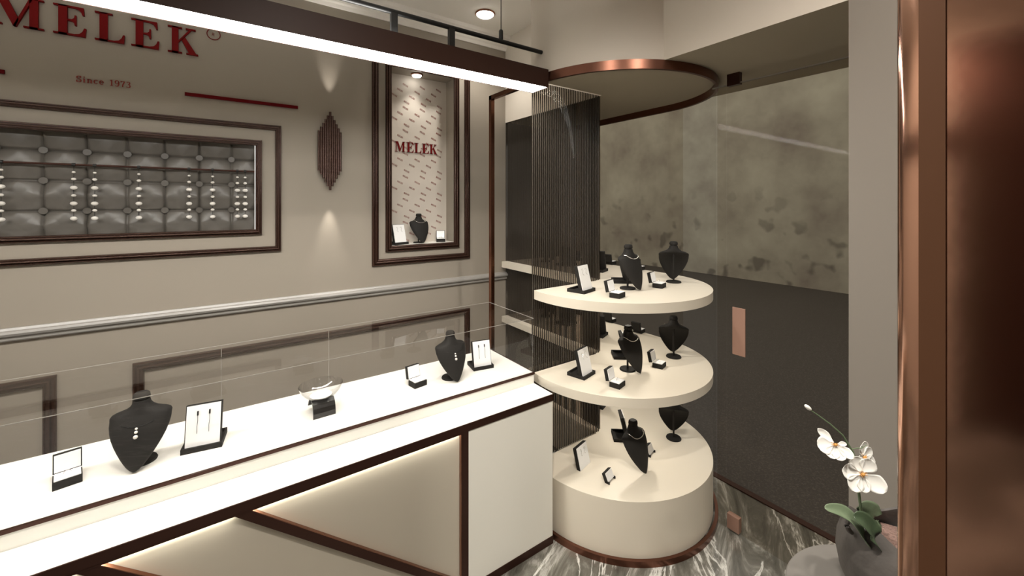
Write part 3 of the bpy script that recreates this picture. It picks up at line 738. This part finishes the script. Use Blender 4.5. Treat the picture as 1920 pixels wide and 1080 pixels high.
# ------------------------------------------------------------------ pendant light
pl = thing('linear_pendant_light', 'long brown box pendant light with glowing underside', 'lamp', (0, 1.678, 2.296))
FX0 = -1.9; FX1 = 1.366
b = MB(); b.box(FX0, FX1, -.065, -.062, 0, .092); b.box(FX0, FX1, .062, .065, 0, .092); b.box(FX0, FX1, -.062, .062, .089, .092); b.box(FX1-.004, FX1, -.062, .062, 0, .089); b.box(FX0, FX0+.004, -.062, .062, 0, .089)
b.build('housing', 'fixture', pl)
MB().box(FX0+.004, FX1-.006, -.060, .060, .002, .006).build('diffuser', 'lit', pl)
MB().box(FX0+.1, FX1-.75, -.03, .03, .0925, .094).build('upper_diffuser', 'up', pl)
MB().tube([(-2.0,0,.200),(1.391,0,.200)], .0105, 16).build('rod', 'blackmetal', pl, smooth=True)
for x in (-1.5,-.99,-.47,.06,.585,.849): MB().box(x-.0135,x+.0135,-.010,.010,.090,.195).build('bracket', 'blackmetal', pl)
for x in (-1.4, 1.118):
    MB().tube([(x,0,.25),(x,0,ZC-2.293)], .0022, 8).build('wire', 'blackmetal', pl)
    MB().lathe([(0,.205),(.0085,.205),(.0105,.212),(.0105,.250),(.007,.256),(0,.256)], (x,0,0), 16).build('connector', 'blackmetal', pl, smooth=True)

# ------------------------------------------------------------------ copper column beside the camera
cc = thing('copper_column', 'polished copper column with a matt brown strip at the right edge', 'column', (.80, .05, 0))
def colpart(pts, nm, m, sm=True):
    return MB().prism(pts, lambda a, b, d: Vector((a-.80, b-.05, d)), 0, ZC-.002).build(nm, m, cc, smooth=sm, angle=40)
# face towards -X at x=.75, left edge rounded
L = [(.86,.150),(.765,.158),(.758,.1578),(.7535,.156),(.751,.153),(.750,.150),(.750,.134),(.750,.0),(.750,-.30),(.86,-.30)]
colpart(L, 'shaft', 'copper_pol')
colpart([(.752,.1345),(.745,.1345),(.745,.110),(.752,.110)], 'strip', 'copper_matt', False)

# ------------------------------------------------------------------ side table, pot, orchid
TZ = .680; TX, TY = 1.352, .262
tb = thing('side_table', 'round grey pedestal table beside the copper column', 'table', (TX, TY, 0))
MB().lathe([(0,TZ-.022),(.240,TZ-.022),(.247,TZ-.018),(.248,TZ-.004),(.245,TZ),(0,TZ)], seg=72).build('tabletop', 'table', tb, smooth=True)
MB().lathe([(.030,.02),(.026,.06),(.024,TZ-.03),(.05,TZ-.022)], seg=24).build('pedestal', 'table', tb, smooth=True)
MB().lathe([(0,0),(.16,0),(.162,.008),(.15,.018),(.03,.024),(0,.024)], seg=48).build('foot', 'table', tb, smooth=True)
PX, PYY = TX+.000, TY+.012
smooth = lambda t: smoothstep(min(1, max(0, t)))
def warp(m, ah=145):
    for v in m.bm.verts:
        r = math.hypot(v.co.x, v.co.y); v.co.x *= .87; v.co.y *= .87
        if r > .02:
            a = math.atan2(v.co.y, v.co.x)-R(ah); v.co.z *= 1+.32*math.cos(a)**2
    return m
pot = thing('plant_pot', 'squat dark grey clay pot with small looped handles', 'pot', (PX, PYY, TZ))
warp(MB().lathe([(0,0),(.072,0),(.082,.004),(.112,.035),(.136,.075),(.146,.115),(.143,.150),(.132,.178),(.119,.196),(.114,.203),(.109,.200),(.112,.190),(.124,.170),(.130,.150),(.0,.148)], seg=64)).build('body', 'pot', pot, smooth=True, angle=70)
MB().lathe([(0,.150),(.104,.150),(.104,.172),(.08,.178),(0,.182)], seg=40).build('soil', 'soil', pot, smooth=True)
for a in (146, -34):
    c = Vector((math.cos(R(a)), math.sin(R(a)), 0)); P_ = []
    for i in range(13):
        t = R(-70+230*i/12); P_.append(c*(.117+.018*math.cos(t))+Vector((0,0,.245+.021*math.sin(t))))
    MB().tube(P_, .0058, 10).build('handle', 'pot', pot, smooth=True)

FW = Vector((.5764,.8172,0)); RT = Vector((.8172,-.5764,0)); UP = Vector((0,0,1))
orc = thing('orchid', 'white orchid with green strap leaves growing in the grey clay pot', 'plant', (PX, PYY, TZ+.18))
def q(px, py, d):  # plant-local sketch coordinates (right, up, away from the shop) in metres about the pot
    return RT*px+UP*py+FW*d
# stem points measured about the pot centre
stem = [q(-.080,.0,.0), q(-.0955,.073,.0), q(-.1046,.144,-.0), q(-.1098,.209,0), q(-.1215,.241,-.004), q(-.150,.284,-.008), q(-.182,.312,-.010), q(-.215,.336,-.012), q(-.229,.345,-.012)]
MB().tube(stem, [.0034,.0032,.003,.0027,.0023,.0019,.0016,.0013,.0011], 10).build('stem', 'stem', orc, smooth=True)
MB().tube([q(-.124,.232,0), q(-.135,.240,-.01), q(-.150,.248,-.016)], .0014, 8).build('flower_stalk', 'stem', orc, smooth=True)
MB().tube([q(-.1235,.245,0), q(-.105,.245,.004), q(-.092,.244,.006), q(-.078,.250,.008)], [.0012,.0010,.0009,.0007], 8).build('side_shoot', 'stem', orc, smooth=True)
bud = MB().sphere((0,0,0), .0065, 16, (.75,.75,1.5)).build('bud', 'petal', orc, smooth=True, loc=tuple(q(-.236,.352,-.012)))
bud.rotation_euler = (Vector(RT*-.75+UP*.6)).to_track_quat('Z','Y').to_euler()
def petal(c, n, up, ang, ln, wd, cup=.18, tip=.0):
    n = n.normalized(); u = (up-n*up.dot(n)).normalized(); r = u.cross(n)
    d = u*math.cos(R(ang))+r*math.sin(R(ang)); s = n.cross(d)
    b = bmesh.new(); NU, NV = 12, 9; G = []
    for i in range(NU+1):
        t = i/NU; row = []
        w = wd*(math.sin(PI*min(1, t*.92+.06))**.55)*(.35+.65*smoothstep(min(1, t*1.8)))
        if t > .999: w *= .35
        for j in range(NV+1):
            v = -1+2*j/NV
            row.append(b.verts.new(c+d*(.004+ln*t)+s*(w*v)+n*(cup*ln*(t*t*.6)+.22*w*v*v-.06*ln*math.sin(t*PI)+tip*t**3)))
        G.append(row)
    for i in range(NU):
        for j in range(NV): b.faces.new([G[i][j], G[i+1][j], G[i+1][j+1], G[i][j+1]])
    m = MB(); m.bm = b; o = m.build('petal', 'petal', orc, smooth=True, angle=80)
    sd = o.modifiers.new('thickness', 'SOLIDIFY'); sd.thickness = .0006
    return o
def flower(c, n, up, s, spec):
    for ang, ln, wd in spec: petal(c, n, up, ang, ln*s, wd*s)
    n = n.normalized()
    b = MB(); random.seed(3)
    for k in range(14):
        a = k*2.4; r = .007*s*((k % 5)/5+.25)
        b.tube([c+n*.002, c+n*(.006*s)+(up.cross(n).normalized()*math.cos(a)+up*math.sin(a))*r*1.5], [.0012*s,.0005*s], 5)
    b.sphere(c+n*.004*s, .0042*s, 10)
    b.build('throat', 'lip', orc, smooth=True)
base_spec = [(0,.034,.019),(68,.040,.022),(-72,.040,.022),(140,.037,.018),(-140,.037,.018),(180,.030,.012)]
flower(q(-.1215,.205,-.030), -FW+RT*-.12+UP*.15, UP, 1.0, [(-25,.038,.019),(35,.036,.020),(-82,.042,.020),(-140,.042,.021),(178,.036,.015),(125,.052,.021)])
flower(q(-.080,.216,.016), -FW+RT*.45+UP*.10, UP, .95, [(10,.036,.020),(75,.034,.017),(125,.045,.018),(-20,.030,.012),(-100,.026,.013)])
flower(q(-.1746,.267,-.018), -FW*.8+RT*-.55+UP*.25, UP, .82, [(-52,.048,.012),(-110,.040,.024),(160,.036,.018),(-160,.036,.019),(120,.042,.014),(70,.022,.007)])
def leaf(pts, w, m, twist=0, fold=.35, nm='leaf'):
    b = bmesh.new(); n = len(pts); NU = 24; G = []
    def cr(t):
        f = t*(n-1); i = min(n-2, int(f)); u = f-i
        p0 = pts[max(0,i-1)]; p1 = pts[i]; p2 = pts[i+1]; p3 = pts[min(n-1,i+2)]
        return .5*((2*p1)+(p2-p0)*u+(2*p0-5*p1+4*p2-p3)*u*u+(3*p1-p0-3*p2+p3)*u**3)
    for i in range(NU+1):
        t = i/NU; p = cr(t); tg = (cr(min(1,t+.02))-cr(max(0,t-.02))).normalized()
        s = tg.cross(UP)
        if s.length < .1: s = tg.cross(FW)
        s.normalize(); nn = s.cross(tg).normalized()
        tw = R(twist); s2 = s*math.cos(tw)+nn*math.sin(tw); n2 = nn*math.cos(tw)-s*math.sin(tw)
        ww = w*(math.sin(PI*(t*.90+.08))**.6)*(1 if t < .97 else .5)
        G.append([b.verts.new(p+s2*(ww*v)+n2*(fold*ww*abs(v)**1.3)) for v in (-1,-.75,-.5,-.25,0,.25,.5,.75,1)])
    for i in range(NU):
        for j in range(8): b.faces.new([G[i][j], G[i+1][j], G[i+1][j+1], G[i][j+1]])
    mm = MB(); mm.bm = b; o = mm.build(nm, m, orc, smooth=True, angle=80)
    sd = o.modifiers.new('thickness', 'SOLIDIFY'); sd.thickness = .0014; return o
leaf([q(-.095,.010,-.02), q(-.115,.049,-.03), q(-.135,.083,-.03), q(-.157,.108,-.03), q(-.183,.120,-.03), q(-.209,.124,-.03)], .017, 'leaf', 40)
leaf([q(-.085,.030,-.035), q(-.105,.062,-.045), q(-.113,.086,-.045), q(-.133,.108,-.045), q(-.153,.116,-.045)], .021, 'leafd', 55)
leaf([q(-.0657,.005,.01), q(-.053,.053,.02), q(-.060,.079,.02), q(-.088,.092,.02)], .027, 'leaf', -75)
leaf([q(-.063,-.005,-.04), q(-.046,.022,-.05), q(-.014,.032,-.055), q(.03,.020,-.06)], .018, 'leaf', 30)

# ------------------------------------------------------------------ lights
# unseen ceiling downlights added as fill light (behind and beside the camera)
for k, (x, y, P_, tg, ang) in enumerate(((.15,.25,170,(1.0,1.5,.2),100),(.9,-.35,150,(1.7,1.1,.3),95),(-.9,.4,60,(-.6,1.6,.2),105),(-1.9,1.0,150,(-3.2,.9,1.7),120),(.3,-1.5,90,None,120))):
    downlight(x, y, ZC, ['round ceiling downlight above the shop floor by the counter','round ceiling downlight above the shop floor by the column','round ceiling downlight over the left half of the counter','round ceiling downlight near the left wall of the shop','round ceiling downlight in the rear of the shop'][k], .062, P_, ang, tg, .8)
w = bpy.data.worlds.new('World'); S.world = w; w.use_nodes = True
bg = w.node_tree.nodes['Background']; bg.inputs['Color'].default_value = (.90,.87,.82,1); bg.inputs['Strength'].default_value = 1.05

# ------------------------------------------------------------------ camera
cam = bpy.data.cameras.new('camera'); co = bpy.data.objects.new('camera', cam); COL.objects.link(co)
co.location = (0,0,1.7); co.rotation_euler = (R(90), 0, R(54.8007-90))
cam.sensor_width = 36; cam.lens = 773.87/1920*36; cam.shift_y = -(540-383.17)/1920; cam.clip_start = .02
S.camera = co
S.view_settings.view_transform = 'Standard'; S.view_settings.look = 'None'; S.view_settings.gamma = 1; S.view_settings.use_curve_mapping = False
S.view_settings.exposure = 0

# ------------------------------------------------------------------ groups of repeats
GR = {'necklace_bust':'necklace busts', 'earring_stand':'earring card stands', 'ring_box':'open ring boxes'}
for o in S.objects:
    if o.parent or 'category' not in o: continue
    k = o.name.split('.')[0]
    if k in GR:
        p = o.location
        where = 'in the wall niche' if p.y > YW else 'in the counter case' if p.x < 1.36 else 'on the top tier' if p.z > 1 else 'on the middle tier' if p.z > .5 else 'on the bottom tier'
        o['group'] = GR[k]+' '+where
    elif k == 'wall_moulding': o['group'] = 'bronze mouldings on the back wall'
    elif k == 'downlight' and o.location.z > 3: o['group'] = 'round ceiling downlights'
    elif k == 'ribbed_screen': o['group'] = 'ribbed smoked-glass screens'
    elif k == 'puck_light': o['group'] = 'small lights under the shelves'
    elif k == 'red_bar': o['group'] = 'red bars beside the small sign'
